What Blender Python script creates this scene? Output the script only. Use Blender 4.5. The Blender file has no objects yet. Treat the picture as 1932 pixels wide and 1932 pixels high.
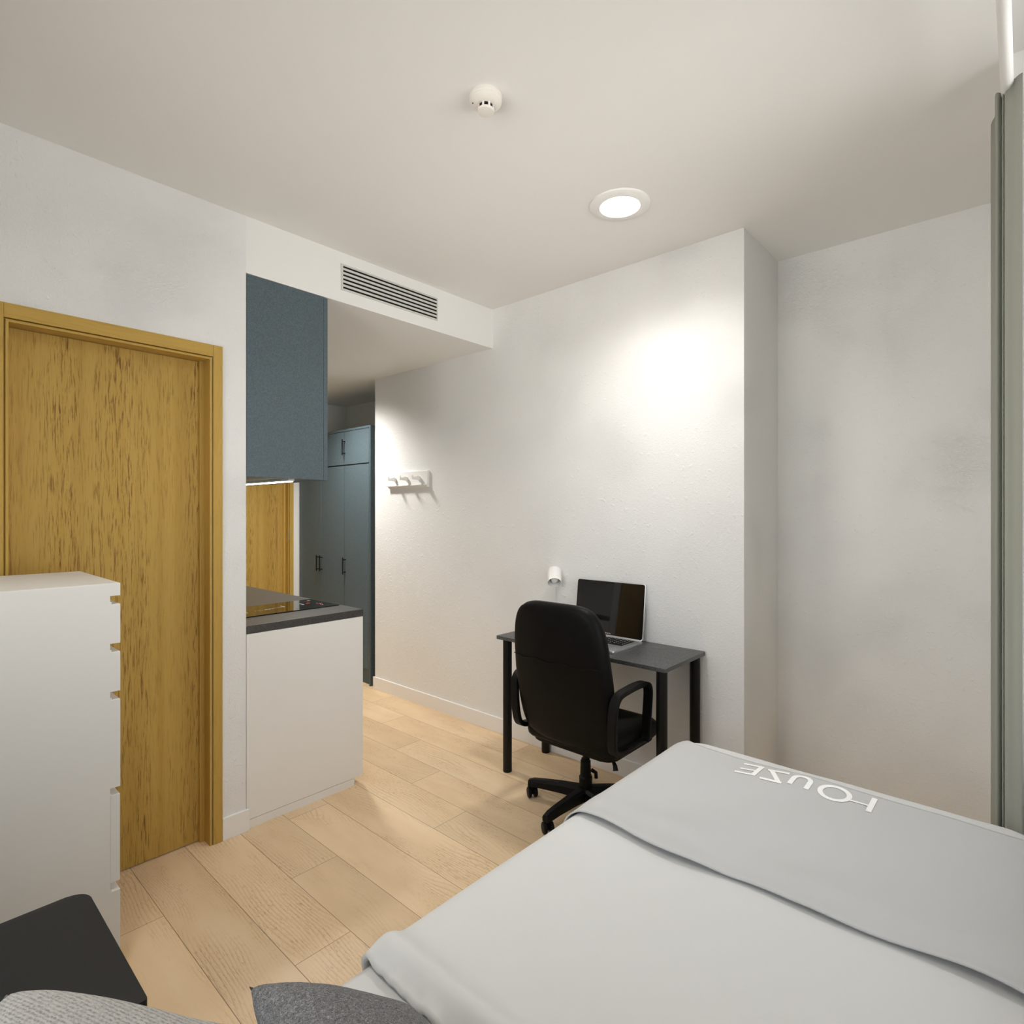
import bpy, bmesh, math, random
from mathutils import Vector, Matrix, noise
random.seed(7)
PI = math.pi
scene = bpy.context.scene
C = scene.collection

# ------------------------------------------------------------------ camera, world, lights, exposure
cam_d = bpy.data.cameras.new('camera')
cam_d.sensor_width = 36.0
cam_d.lens = 36.0 * 1078.0 / 1932.0
cam_d.clip_start = 0.02
cam = bpy.data.objects.new('camera', cam_d); C.objects.link(cam)
cam.location = (0, 0, 1.42)
cam.rotation_euler = (PI/2, 0, math.radians(41.93 - 90))
scene.camera = cam

scene.view_settings.view_transform = 'Standard'
scene.view_settings.look = 'None'
scene.view_settings.gamma = 1.0
scene.view_settings.use_curve_mapping = False
scene.view_settings.exposure = -0.13

scene.cycles.max_bounces = 16
scene.cycles.diffuse_bounces = 10
scene.cycles.glossy_bounces = 6

world = bpy.data.worlds.new('daylight'); scene.world = world
world.use_nodes = True
bgn = world.node_tree.nodes['Background']
_wt = world.node_tree
_tc = _wt.nodes.new('ShaderNodeTexCoord'); _sp = _wt.nodes.new('ShaderNodeSeparateXYZ'); _wr = _wt.nodes.new('ShaderNodeValToRGB')
_wt.links.new(_tc.outputs['Generated'], _sp.inputs[0])
_mp = _wt.nodes.new('ShaderNodeMapRange'); _mp.inputs['From Min'].default_value = -1; _wt.links.new(_sp.outputs[2], _mp.inputs['Value'])
_wt.links.new(_mp.outputs[0], _wr.inputs[0]); _wt.links.new(_wr.outputs[0], bgn.inputs[0])
_e = _wr.color_ramp.elements                                  # sunlit pale ground below the horizon, overcast sky above
_e[0].position = .44; _e[0].color = (1.0, .985, .95, 1)
_e[1].position = .54; _e[1].color = (.54, .57, .60, 1)
bgn.inputs[1].default_value = 6.0

def area(name, loc, rot, sx, sy, energy, col=(1, 1, 1), portal=False):
    d = bpy.data.lights.new(name, 'AREA'); d.shape = 'RECTANGLE'; d.size = sx; d.size_y = sy
    d.energy = energy; d.color = col
    o = bpy.data.objects.new(name, d); C.objects.link(o); o.location = loc; o.rotation_euler = rot
    if portal: d.cycles.is_portal = True
    return o
area('daylight_portal', (1.56, -0.27, 1.69), (-PI/2, 0, 0), 1.25, 2.05, 1, portal=True)

area('daylight_portal', (-.45, .97, 1.60), (0, -PI/2, 0), 1.5, 1.8, 1, portal=True)  # portal for the unseen window added behind the camera

def spot(name, loc, energy, col, size, blend, rad):
    d = bpy.data.lights.new(name, 'SPOT'); d.energy = energy; d.color = col
    d.spot_size = math.radians(size); d.spot_blend = blend; d.shadow_soft_size = rad
    o = bpy.data.objects.new(name, d); C.objects.link(o); o.location = loc
    return o
WARM = (1.0, 0.965, 0.915)

# ------------------------------------------------------------------ materials
def mat(name, col=(.8, .8, .8), rough=.5, metal=0, spec=.5, sub=None):
    m = bpy.data.materials.new(name); m.use_nodes = True
    b = m.node_tree.nodes['Principled BSDF']
    b.inputs['Base Color'].default_value = (*col, 1); b.inputs['Roughness'].default_value = rough
    b.inputs['Metallic'].default_value = metal; b.inputs['Specular IOR Level'].default_value = spec
    return m
class NT:
    def __init__(s, m): s.t = m.node_tree; s.b = s.t.nodes['Principled BSDF']
    def n(s, kind, **kw):
        nd = s.t.nodes.new(kind)
        for k, v in kw.items(): setattr(nd, k, v)
        return nd
    def l(s, a, b): s.t.links.new(a, b)
    def math(s, op, a, b=None, c=None):
        nd = s.n('ShaderNodeMath', operation=op)
        for i, v in enumerate((a, b, c)):
            if v is None: continue
            if isinstance(v, (int, float)): nd.inputs[i].default_value = v
            else: s.l(v, nd.inputs[i])
        return nd.outputs[0]
    def noise(s, vec, scale, detail=2, rough=.5, dist=0):
        nd = s.n('ShaderNodeTexNoise'); nd.inputs['Scale'].default_value = scale
        nd.inputs['Detail'].default_value = detail; nd.inputs['Roughness'].default_value = rough
        nd.inputs['Distortion'].default_value = dist
        if vec is not None: s.l(vec, nd.inputs['Vector'])
        return nd.outputs['Fac']
    def mapping(s, vec, scale=(1, 1, 1), loc=(0, 0, 0), rot=(0, 0, 0)):
        nd = s.n('ShaderNodeMapping'); nd.inputs['Scale'].default_value = scale
        nd.inputs['Location'].default_value = loc; nd.inputs['Rotation'].default_value = rot
        s.l(vec, nd.inputs['Vector']); return nd.outputs[0]
    def ramp(s, fac, stops):
        nd = s.n('ShaderNodeValToRGB'); s.l(fac, nd.inputs[0]); e = nd.color_ramp.elements
        while len(e) < len(stops): e.new(.5)
        for i, (p, c) in enumerate(stops):
            e[i].position = p; e[i].color = (*c, 1) if len(c) == 3 else c
        return nd.outputs[0]
    def bump(s, h, strength, dist):
        nd = s.n('ShaderNodeBump'); nd.inputs['Strength'].default_value = strength
        nd.inputs['Distance'].default_value = dist; s.l(h, nd.inputs['Height'])
        s.l(nd.outputs[0], s.b.inputs['Normal'])
    def mix(s, fac, a, b, mode='MIX'):
        nd = s.n('ShaderNodeMix', data_type='RGBA', blend_type=mode)
        for sock, v in ((nd.inputs[0], fac), (nd.inputs[6], a), (nd.inputs[7], b)):
            if isinstance(v, (int, float)): sock.default_value = v
            elif isinstance(v, tuple): sock.default_value = (*v, 1)
            else: s.l(v, sock)
        return nd.outputs[2]
    def geo(s): return s.n('ShaderNodeNewGeometry').outputs['Position']
    def obj(s): return s.n('ShaderNodeTexCoord').outputs['Object']

def wall_material(name, col, strength):
    m = mat(name, col, .85, spec=.2); t = NT(m); p = t.geo()
    fine = t.noise(p, 120, 4, .7, .6)
    patch = t.ramp(t.noise(t.mapping(p, loc=(3.1, 1.7, .4)), 1.9, 3, .6), [(.45, (0, 0, 0)), (.66, (1, 1, 1))])
    ridge = t.noise(t.mapping(p, scale=(1, 1, 2.2)), 46, 3, .6, 2.2)
    ridge = t.math('POWER', t.math('ABSOLUTE', t.math('SUBTRACT', ridge, .5)), .6)
    specks = t.ramp(t.noise(p, 38, 1, .4), [(.66, (0, 0, 0)), (.74, (1, 1, 1))])
    h = t.math('ADD', t.math('MULTIPLY', fine, .85), t.math('MULTIPLY', t.math('MULTIPLY', ridge, patch), 1.1))
    h = t.math('ADD', h, t.math('MULTIPLY', specks, .4))
    t.bump(h, strength, .0031)
    return m
M = {}
M['wall'] = wall_material('white_plaster', (.80, .80, .79), .85)
M['ceiling'] = mat('ceiling_paint', (.80, .79, .77), .9, spec=.1)
M['smooth_white'] = mat('smooth_white_paint', (.82, .82, .80), .6, spec=.3)
M['board'] = mat('skirting_white', (.83, .82, .81), .35)
M['lacquer'] = mat('white_lacquer', (.68, .67, .64), .45, spec=.35)
M['kitchen_white'] = mat('kitchen_white_laminate', (.80, .785, .755), .45, spec=.35)
M['black_metal'] = mat('black_powder_coat', (.003, .003, .003), .45, spec=.28)
M['black_plastic'] = mat('black_plastic', (.002, .002, .002), .5, spec=.2)
M['leather'] = mat('black_leather', (.0022, .002, .0017), .5, spec=.14)
t = NT(M['leather']); t.bump(t.noise(t.obj(), 240, 3), .12, .001)
M['alu'] = mat('brushed_aluminium', (.72, .73, .74), .32, metal=.85)
M['glass_black'] = mat('black_glass', (.004, .004, .004), .045)
M['screen'] = mat('laptop_screen', (.006, .006, .006), .035)
M['keys'] = mat('black_keys', (.01, .01, .01), .4)
M['mark'] = mat('white_marking', (.8, .8, .8), .5)
M['red_mark'] = mat('red_led_marking', (.7, .02, .03), .5)
t = NT(M['red_mark']); t.b.inputs['Emission Color'].default_value = (1, .03, .04, 1); t.b.inputs['Emission Strength'].default_value = .5
M['grille'] = mat('grey_grille', (.62, .61, .58), .45)
M['void'] = mat('duct_dark', (.002, .002, .002), .9)
M['plastic_white'] = mat('white_plastic', (.80, .76, .71), .4)
M['lamp_white'] = mat('white_enamel', (.83, .82, .80), .35)
M['rod'] = mat('white_rod', (.84, .83, .81), .4)
M['chrome'] = mat('chrome', (.8, .8, .8), .12, metal=1)
M['bulb'] = mat('bulb_glass', (.85, .85, .82), .15)

def speckle(name, base, amp, rough, scale=420):
    m = mat(name, base, rough); t = NT(m); p = t.obj()
    n = t.noise(p, scale, 1, .5)
    lo = tuple(c*(1-amp) for c in base); hi = tuple(c*(1+amp) for c in base)
    t.l(t.ramp(n, [(.32, lo), (.68, hi)]), t.b.inputs['Base Color'])
    return m
M['blue_grey'] = speckle('blue_grey_laminate', (.072, .104, .120), .20, .5, 190)
M['worktop'] = speckle('dark_worktop', (.052, .049, .045), .38, .40, 210)
M['desktop'] = speckle('charcoal_desktop', (.062, .063, .063), .55, .38, 190)
M['side_black'] = speckle('black_laminate', (.009, .009, .008), .15, .7, 300)

def door_wood(name, axis='Z', leaf=True, k=1.0):
    m = mat(name, (.35, .2, .06), .6, spec=.22); t = NT(m); p = t.obj()
    st = (1, 1, .045) if axis == 'Z' else (.045, 1, 1)
    st2 = (1, 1, .055) if axis == 'Z' else (.055, 1, 1)
    st3 = (1, 1, .02) if axis == 'Z' else (.02, 1, 1)
    broad = t.noise(t.mapping(p, scale=st3), 18, 3, .5, .4)
    fib = t.noise(t.mapping(p, scale=st), 210, 4, .6)
    base = t.ramp(broad, [(.3, (.410*k, .250*k, .052*k)), (.55, (.475*k, .305*k, .072*k)), (.75, (.430*k, .262*k, .052*k))])
    base = t.mix(t.math('MULTIPLY', fib, .35), base, (.54*k, .37*k, .105*k))
    streak = t.noise(t.mapping(p, scale=st2, loc=(3, 0, 1)), 185, 4, .7, .25)
    mask = t.noise(t.mapping(p, scale=st3), 11, 2)
    s1 = t.ramp(streak, [(.51, (0, 0, 0)), (.63, (1, 1, 1))])
    mk = t.ramp(mask, [(.33, (0, 0, 0)), (.62, (1, 1, 1))])
    f = t.math('MULTIPLY', t.math('MULTIPLY', s1, mk), .92 if leaf else .25)
    base = t.mix(f, base, (.165*k, .075*k, .018*k))
    if leaf:
        red = t.ramp(t.noise(t.mapping(p, scale=st2, loc=(9, 2, 4)), 24, 2), [(.66, (0, 0, 0)), (.78, (1, 1, 1))])
        base = t.mix(t.math('MULTIPLY', red, .4), base, (.27, .085, .045))
    t.l(base, t.b.inputs['Base Color'])
    t.bump(t.math('SUBTRACT', fib, t.math('MULTIPLY', s1, .8)), .12, .001)
    return m
M['door_leaf'] = door_wood('oak_door_leaf')
M['casing_v'] = door_wood('oak_casing_upright', 'Z', False, 1.05)
M['casing_h'] = door_wood('oak_casing_head', 'X', False, 1.05)

# wood-look floor tiles: planks .199 wide run along Y, end joints stepped .4135 per row, tile length 1.38
def floor_material():
    m = mat('oak_tile_floor', (.5, .35, .2), .42, spec=.35); t = NT(m); p = t.geo()
    sep = t.n('ShaderNodeSeparateXYZ'); t.l(p, sep.inputs[0]); X, Y = sep.outputs[0], sep.outputs[1]
    u = t.math('DIVIDE', t.math('ADD', X, 10*.199 - .876), .199)
    k = t.math('FLOOR', u); fu = t.math('FRACT', u)
    v = t.math('DIVIDE', t.math('SUBTRACT', t.math('ADD', Y, 50*1.38 - 1.70), t.math('MULTIPLY', t.math('SUBTRACT', k, 10), .4135)), 1.38)
    kv = t.math('FLOOR', v); fv = t.math('FRACT', v)
    eu = t.math('MULTIPLY', t.math('MINIMUM', fu, t.math('SUBTRACT', 1, fu)), .199)
    ev = t.math('MULTIPLY', t.math('MINIMUM', fv, t.math('SUBTRACT', 1, fv)), 1.38)
    e = t.math('MINIMUM', eu, ev)
    seam = t.ramp(t.math('MULTIPLY', e, 400), [(.25, (1, 1, 1)), (.6, (0, 0, 0))])
    cid = t.n('ShaderNodeCombineXYZ'); t.l(k, cid.inputs[0]); t.l(kv, cid.inputs[1])
    wn = t.n('ShaderNodeTexWhiteNoise'); t.l(cid.outputs[0], wn.inputs[0])
    off = t.n('ShaderNodeVectorMath', operation='SCALE'); t.l(wn.outputs['Color'], off.inputs[0]); off.inputs[3].default_value = 9
    add = t.n('ShaderNodeVectorMath', operation='ADD'); t.l(p, add.inputs[0]); t.l(off.outputs[0], add.inputs[1]); q = add.outputs[0]
    # warp gives cathedral figure
    wv = t.n('ShaderNodeTexWave', wave_type='BANDS', bands_direction='X', wave_profile='SAW')
    warp = t.noise(t.mapping(q, scale=(1, .33, 1)), 3.2, 2, .5)
    sx = t.n('ShaderNodeSeparateXYZ'); t.l(q, sx.inputs[0])
    xx = t.math('ADD', sx.outputs[0], t.math('MULTIPLY', warp, .24))
    fx = t.math('FRACT', t.math('MULTIPLY', xx, 84))
    rings = t.ramp(fx, [(0, (1, 1, 1)), (.16, (.35, .35, .35)), (.5, (0, 0, 0)), (.92, (.12, .12, .12)), (1, (1, 1, 1))])
    patchy = t.ramp(t.noise(t.mapping(q, scale=(1, .3, 1)), 6.5, 3, .6), [(.42, (0, 0, 0)), (.62, (1, 1, 1))])
    fib = t.noise(t.mapping(q, scale=(1, .05, 1)), 260, 3, .6)
    pores = t.ramp(t.noise(t.mapping(q, scale=(1, .12, 1)), 330, 2, .6), [(.56, (0, 0, 0)), (.70, (1, 1, 1))])
    tone = t.noise(t.mapping(q, scale=(1, .25, 1)), 4.5, 3, .55)
    base = t.ramp(tone, [(.3, (.650, .470, .280)), (.5, (.730, .545, .340)), (.7, (.780, .605, .400))])
    base = t.mix(t.math('MULTIPLY', fib, .30), base, (.78, .62, .43))
    base = t.mix(t.math('MULTIPLY', t.math('MULTIPLY', rings, patchy), .50), base, (.34, .21, .10))
    base = t.mix(t.math('MULTIPLY', t.math('MULTIPLY', pores, patchy), .62), base, (.30, .18, .08))
    base = t.mix(t.math('MULTIPLY', seam, .85), base, (.17, .11, .06))
    var = t.n('ShaderNodeHueSaturation'); t.l(base, var.inputs['Color'])
    t.l(t.math('ADD', .93, t.math('MULTIPLY', wn.outputs['Value'], .14)), var.inputs['Value'])
    t.l(var.outputs[0], t.b.inputs['Base Color'])
    t.bump(t.math('SUBTRACT', t.math('MULTIPLY', t.math('MULTIPLY', rings, patchy), -.4), t.math('ADD', seam, t.math('MULTIPLY', pores, .3))), .25, .0012)
    return m
M['floor'] = floor_material()

def fabric(name, col, rough=.9, bump=.1, scale=900, dist=.0006):
    m = mat(name, col, rough, spec=.15); t = NT(m); t.b.inputs['Sheen Weight'].default_value = .08
    t.bump(t.noise(t.obj(), scale, 2), bump, dist); return m
M['linen'] = fabric('white_cotton', (.63, .635, .63))
M['throw'] = fabric('pale_grey_throw', (.515, .52, .52))
M['letter'] = mat('white_print', (.92, .92, .91), .8)
M['curtain'] = fabric('sage_grey_curtain', (.43, .44, .39), .9, .35, 700, .001)
_t = NT(M['curtain']); _tl = _t.n('ShaderNodeBsdfTranslucent'); _tl.inputs[0].default_value = (.62, .63, .56, 1)
_mx = _t.n('ShaderNodeMixShader'); _mx.inputs[0].default_value = .35
_t.l(_t.b.outputs[0], _mx.inputs[1]); _t.l(_tl.outputs[0], _mx.inputs[2]); _t.l(_mx.outputs[0], _t.t.nodes['Material Output'].inputs[0])
def felt():
    m = mat('mottled_grey_felt', (.2, .2, .2), .95, spec=.1); t = NT(m); p = t.obj()
    a = t.noise(p, 330, 5, .75, 1.6)
    base = t.ramp(a, [(.34, (.045, .046, .049)), (.5, (.17, .172, .178)), (.66, (.42, .42, .42))])
    t.l(base, t.b.inputs['Base Color']); t.bump(a, .5, .0015); return m
M['felt'] = felt()
def knit():
    m = mat('pale_grey_knit', (.5, .5, .5), .95, spec=.1); t = NT(m); p = t.obj()
    w = t.n('ShaderNodeTexWave', wave_type='BANDS', bands_direction='DIAGONAL'); w.inputs['Scale'].default_value = 95
    w.inputs['Distortion'].default_value = 4; w.inputs['Detail'].default_value = 3; w.inputs['Detail Scale'].default_value = 3.2
    t.l(t.mapping(p, rot=(0, 0, .4)), w.inputs['Vector'])
    v = t.n('ShaderNodeTexVoronoi'); v.inputs['Scale'].default_value = 260; t.l(t.mapping(p, scale=(1, .6, 1)), v.inputs['Vector'])
    h = t.math('ADD', t.math('MULTIPLY', w.outputs['Fac'], .55), t.math('MULTIPLY', v.outputs['Distance'], .8))
    base = t.ramp(h, [(.2, (.27, .267, .26)), (.6, (.42, .417, .405)), (1, (.52, .515, .50))])
    t.l(base, t.b.inputs['Base Color']); t.bump(h, .6, .0015); return m
M['knit'] = knit()
def emit(name, col, s):
    m = mat(name, col); b = m.node_tree.nodes['Principled BSDF']
    b.inputs['Emission Color'].default_value = (*col, 1); b.inputs['Emission Strength'].default_value = s; return m
M['led'] = emit('lit_diffuser', (1, .93, .80), 14)
M['strip'] = emit('lit_strip', (1, .88, .70), 9)
def pane_mat():
    m = bpy.data.materials.new('window_glass'); m.use_nodes = True; nt = m.node_tree; nt.nodes.remove(nt.nodes['Principled BSDF'])
    tr = nt.nodes.new('ShaderNodeBsdfTransparent'); gl = nt.nodes.new('ShaderNodeBsdfGlossy'); gl.inputs['Roughness'].default_value = .02
    fr = nt.nodes.new('ShaderNodeFresnel'); mx = nt.nodes.new('ShaderNodeMixShader')
    nt.links.new(fr.outputs[0], mx.inputs[0]); nt.links.new(tr.outputs[0], mx.inputs[1]); nt.links.new(gl.outputs[0], mx.inputs[2])
    nt.links.new(mx.outputs[0], nt.nodes['Material Output'].inputs[0]); return m
M['pane'] = pane_mat()

# ------------------------------------------------------------------ mesh helpers
def B(): return bmesh.new()
def bx_top(bm, x0, x1, y0, y1, z0, z1, bev):
    """box whose upper rim alone is eased"""
    r = bmesh.ops.create_cube(bm, size=1); vs = r['verts']
    for v in vs: v.co = Vector(((x0+x1)/2 + v.co.x*(x1-x0), (y0+y1)/2 + v.co.y*(y1-y0), (z0+z1)/2 + v.co.z*(z1-z0)))
    es = [e for e in {e for v in vs for e in v.link_edges} if all(abs(w.co.z-z1) < 1e-6 for w in e.verts)]
    bmesh.ops.bevel(bm, geom=es, offset=bev, segments=2, affect='EDGES', profile=.5)
    return bm
def bx(bm, x0, x1, y0, y1, z0, z1, bev=0, seg=2):
    r = bmesh.ops.create_cube(bm, size=1); vs = r['verts']
    for v in vs: v.co = Vector(((x0+x1)/2 + v.co.x*(x1-x0), (y0+y1)/2 + v.co.y*(y1-y0), (z0+z1)/2 + v.co.z*(z1-z0)))
    if bev:
        es = list({e for v in vs for e in v.link_edges})
        bmesh.ops.bevel(bm, geom=es, offset=bev, segments=seg, affect='EDGES', profile=.5)
    return bm
def tube(bm, pts, r, seg=12, closed_ends=True, flat=None):
    """sweep a circle (or ellipse flat=(a,b)) along pts; r may be a list"""
    pts = [Vector(p) for p in pts]; n = len(pts); rings = []
    up = Vector((0, 0, 1)); prev = None
    for i, p in enumerate(pts):
        d = (pts[min(i+1, n-1)] - pts[max(i-1, 0)]).normalized()
        if prev is None:
            a = up if abs(d.z) < .9 else Vector((1, 0, 0))
            s = d.cross(a).normalized()
        else:
            s = (prev - d*prev.dot(d)).normalized()
        prev = s; tt = s.cross(d).normalized()
        rr = r[i] if isinstance(r, (list, tuple)) else r
        ra, rb = (rr, rr) if flat is None else flat
        rings.append([bm.verts.new(p + s*ra*math.cos(2*PI*k/seg) + tt*rb*math.sin(2*PI*k/seg)) for k in range(seg)])
    for a, b in zip(rings, rings[1:]):
        for k in range(seg): bm.faces.new((a[k], a[(k+1) % seg], b[(k+1) % seg], b[k]))
    if closed_ends: bm.faces.new(rings[0][::-1]); bm.faces.new(rings[-1])
    return bm
def lathe(bm, prof, seg=32, M4=None, caps=True):
    """prof = [(r,z)...] about local Z, transformed by M4"""
    M4 = M4 or Matrix(); rings = []
    for r, z in prof:
        if r < 1e-6: rings.append([bm.verts.new(M4 @ Vector((0, 0, z)))])
        else: rings.append([bm.verts.new(M4 @ Vector((r*math.cos(2*PI*k/seg), r*math.sin(2*PI*k/seg), z))) for k in range(seg)])
    for a, b in zip(rings, rings[1:]):
        for k in range(seg):
            k2 = (k+1) % seg
            if len(a) == 1 and len(b) == 1: continue
            if len(a) == 1: bm.faces.new((a[0], b[k2], b[k]))
            elif len(b) == 1: bm.faces.new((a[k], a[k2], b[0]))
            else: bm.faces.new((a[k], a[k2], b[k2], b[k]))
    if caps:
        for rg in (rings[0], rings[-1]):
            if len(rg) > 2:
                try: bm.faces.new(rg)
                except ValueError: pass
    return bm
def prism(bm, pts, a, b, f=lambda x, y, z: (x, y, z), bev=0):
    """extrude the 2D outline pts from a to b; f maps (u,v,w) to xyz"""
    lo = [bm.verts.new(f(x, y, a)) for x, y in pts]; hi = [bm.verts.new(f(x, y, b)) for x, y in pts]
    n = len(pts); fs = [bm.faces.new(lo[::-1]), bm.faces.new(hi)]
    for i in range(n): fs.append(bm.faces.new((lo[i], lo[(i+1) % n], hi[(i+1) % n], hi[i])))
    if bev:
        es = list(set(fs[0].edges) | set(fs[1].edges))
        bmesh.ops.bevel(bm, geom=es, offset=bev, segments=2, affect='EDGES', profile=.5)
    return bm
def rrect(x0, x1, y0, y1, r, seg=8):
    out = []
    rs = r if isinstance(r, (tuple, list)) else (r,)*4
    for (cx, cy, a0, rr) in ((x1-rs[0], y1-rs[0], 0, rs[0]), (x0+rs[1], y1-rs[1], PI/2, rs[1]), (x0+rs[2], y0+rs[2], PI, rs[2]), (x1-rs[3], y0+rs[3], 1.5*PI, rs[3])):
        for i in range(seg+1):
            a = a0 + PI/2*i/seg; out.append((cx + rr*math.cos(a), cy + rr*math.sin(a)))
    return out
def obj(name, bm, m, parent=None, smooth=False, sub=0, angle=35):
    bmesh.ops.recalc_face_normals(bm, faces=bm.faces)
    me = bpy.data.meshes.new(name)
    if parent is not None and any(abs(c) > 1e-9 for c in parent.location) and parent.type == 'EMPTY':
        bmesh.ops.translate(bm, verts=bm.verts, vec=-Vector(root_loc(parent)))
    elif parent is not None:
        bmesh.ops.translate(bm, verts=bm.verts, vec=-Vector(root_loc(parent)))
    bm.to_mesh(me); bm.free()
    o = bpy.data.objects.new(name, me); C.objects.link(o)
    me.materials.append(m)
    if parent is not None: o.parent = parent
    if smooth:
        for p in me.polygons: p.use_smooth = True
        me.set_sharp_from_angle(angle=math.radians(angle))
    if sub:
        s = o.modifiers.new('subdivision', 'SUBSURF'); s.levels = sub; s.render_levels = sub
    return o
def root_loc(o):
    l = Vector(o.location)
    while o.parent is not None: o = o.parent; l += Vector(o.location)
    return l
def tag(o, label, cat, group=None):
    o['label'] = label; o['category'] = cat
    if group: o['group'] = group
    return o
def thing(name, label, cat, loc=(0, 0, 0), group=None):
    o = bpy.data.objects.new(name, None); C.objects.link(o); o.location = loc; o.empty_display_size = .1
    return tag(o, label, cat, group)
def struct(name, bm, m, parent=None):
    o = obj(name, bm, m, parent)
    if parent is None: o['kind'] = 'structure'
    return o
def struct_root(name, loc=(0, 0, 0)):
    o = bpy.data.objects.new(name, None); C.objects.link(o); o.location = loc; o['kind'] = 'structure'; return o

# ------------------------------------------------------------------ room shell
H = 2.74; HC = 2.487; YD = 2.585; XW = 2.69; XR = 3.18; YB = 5.15; XK = 1.103; XL = -.36
struct('floor', bx(B(), XL-.1, 3.4, -.6, YB+.15, -.1, 0), M['floor'])
struct('ceiling', bx(B(), XL-.1, 3.4, -.42, YD+.1, H, H+.1), M['ceiling'])
bm = B(); prism(bm, [(XK, YD), (XW, YD), (XW, 3.9), (3.3, 3.9), (3.3, YB+.15), (XK, YB+.15)], HC, H+.1)
struct('ceiling_corridor', bm, M['smooth_white'])
# door wall with an opening
DX0, DX1 = .292, .958
bm = B(); bx(bm, XL, DX0-.03, YD, YD+.13, 0, H); bx(bm, DX1, XK, YD, YD+.13, 0, H); bx(bm, DX0-.03, DX1, YD, YD+.13, 2.095, H)
struct('wall_left', bm, M['wall'])
struct('wall_kitchen', bx(B(), XK-.1, XK, YD+.13, YB, 0, H), M['wall'])
struct('wall_back', bx(B(), XW, 3.3, .97, 3.9, 0, H), M['wall'])
struct('wall_recess', bx(B(), XR, 3.3, .052, .97, 0, H), M['wall'])
struct('wall_wardrobe', bx(B(), 3.21, 3.3, 3.9, YB, 0, HC), M['smooth_white'])
# entrance wall
bm = B(); bx(bm, XK-.1, 1.72, YB, YB+.12, 0, HC); bx(bm, 2.60, 3.3, YB, YB+.12, 0, HC); bx(bm, 1.72, 2.60, YB, YB+.12, 2.09, HC)
struct('wall_entrance', bm, M['smooth_white'])
bm = B(); bx(bm, XL-.12, XL, -.42, YD+.13, 0, .85); bx(bm, XL-.12, XL, -.42, YD+.13, 2.35, H)
bx(bm, XL-.12, XL, -.42, .15, .85, 2.35); bx(bm, XL-.12, XL, 1.95, YD+.13, .85, 2.35)
struct('wall_front', bm, M['wall'])
win_added = struct_root('window_added', (XL-.06, 1.05, .85))  # unseen window added behind the camera to brighten the desk and recess walls
bm = B()
for a_, b_ in ((.15, .20), (1.02, 1.08), (1.90, 1.95)): bx(bm, XL-.09, XL-.03, a_, b_, .85, 2.35)
for a_, b_ in ((.20, 1.02), (1.08, 1.90)): bx(bm, XL-.09, XL-.03, a_, b_, .85, .90); bx(bm, XL-.09, XL-.03, a_, b_, 2.30, 2.35)
struct('window_frame', bm, M['board'], win_added)
bm = B(); bx(bm, XL-.064, XL-.058, .20, 1.02, .90, 2.30); bx(bm, XL-.064, XL-.058, 1.08, 1.90, .90, 2.30)
struct('pane', bm, M['pane'], win_added)
# window wall: pier, parapet, lintel
bm = B(); bx(bm, 2.19, 3.3, -.42, .052, 0, H); bx(bm, XL, 2.19, -.42, -.14, 0, .66); bx(bm, XL, 2.19, -.42, -.14, 2.72, H)
bx(bm, XL, .93, -.42, -.14, .66, 2.72)
struct('wall_right', bm, M['smooth_white'])
win = struct_root('window_1', (1.52, -.25, .66))
bm = B()
for x0, x1 in ((.935, .985), (1.53, 1.585), (2.135, 2.185)): bx(bm, x0, x1, -.30, -.22, .665, 2.715)
for x0, x1 in ((.985, 1.53), (1.585, 2.135)): bx(bm, x0, x1, -.30, -.22, .665, .715); bx(bm, x0, x1, -.30, -.22, 2.665, 2.715)
struct('window_frame', bm, M['black_metal'], win)
bm = B(); bx(bm, .985, 1.53, -.264, -.256, .715, 2.665); bx(bm, 1.585, 2.135, -.264, -.256, .715, 2.665)
struct('pane', bm, M['pane'], win)
struct('window_sill', bx(B(), .94, 2.185, -.215, -.12, .662, .685, .004), M['board'], win)

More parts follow.
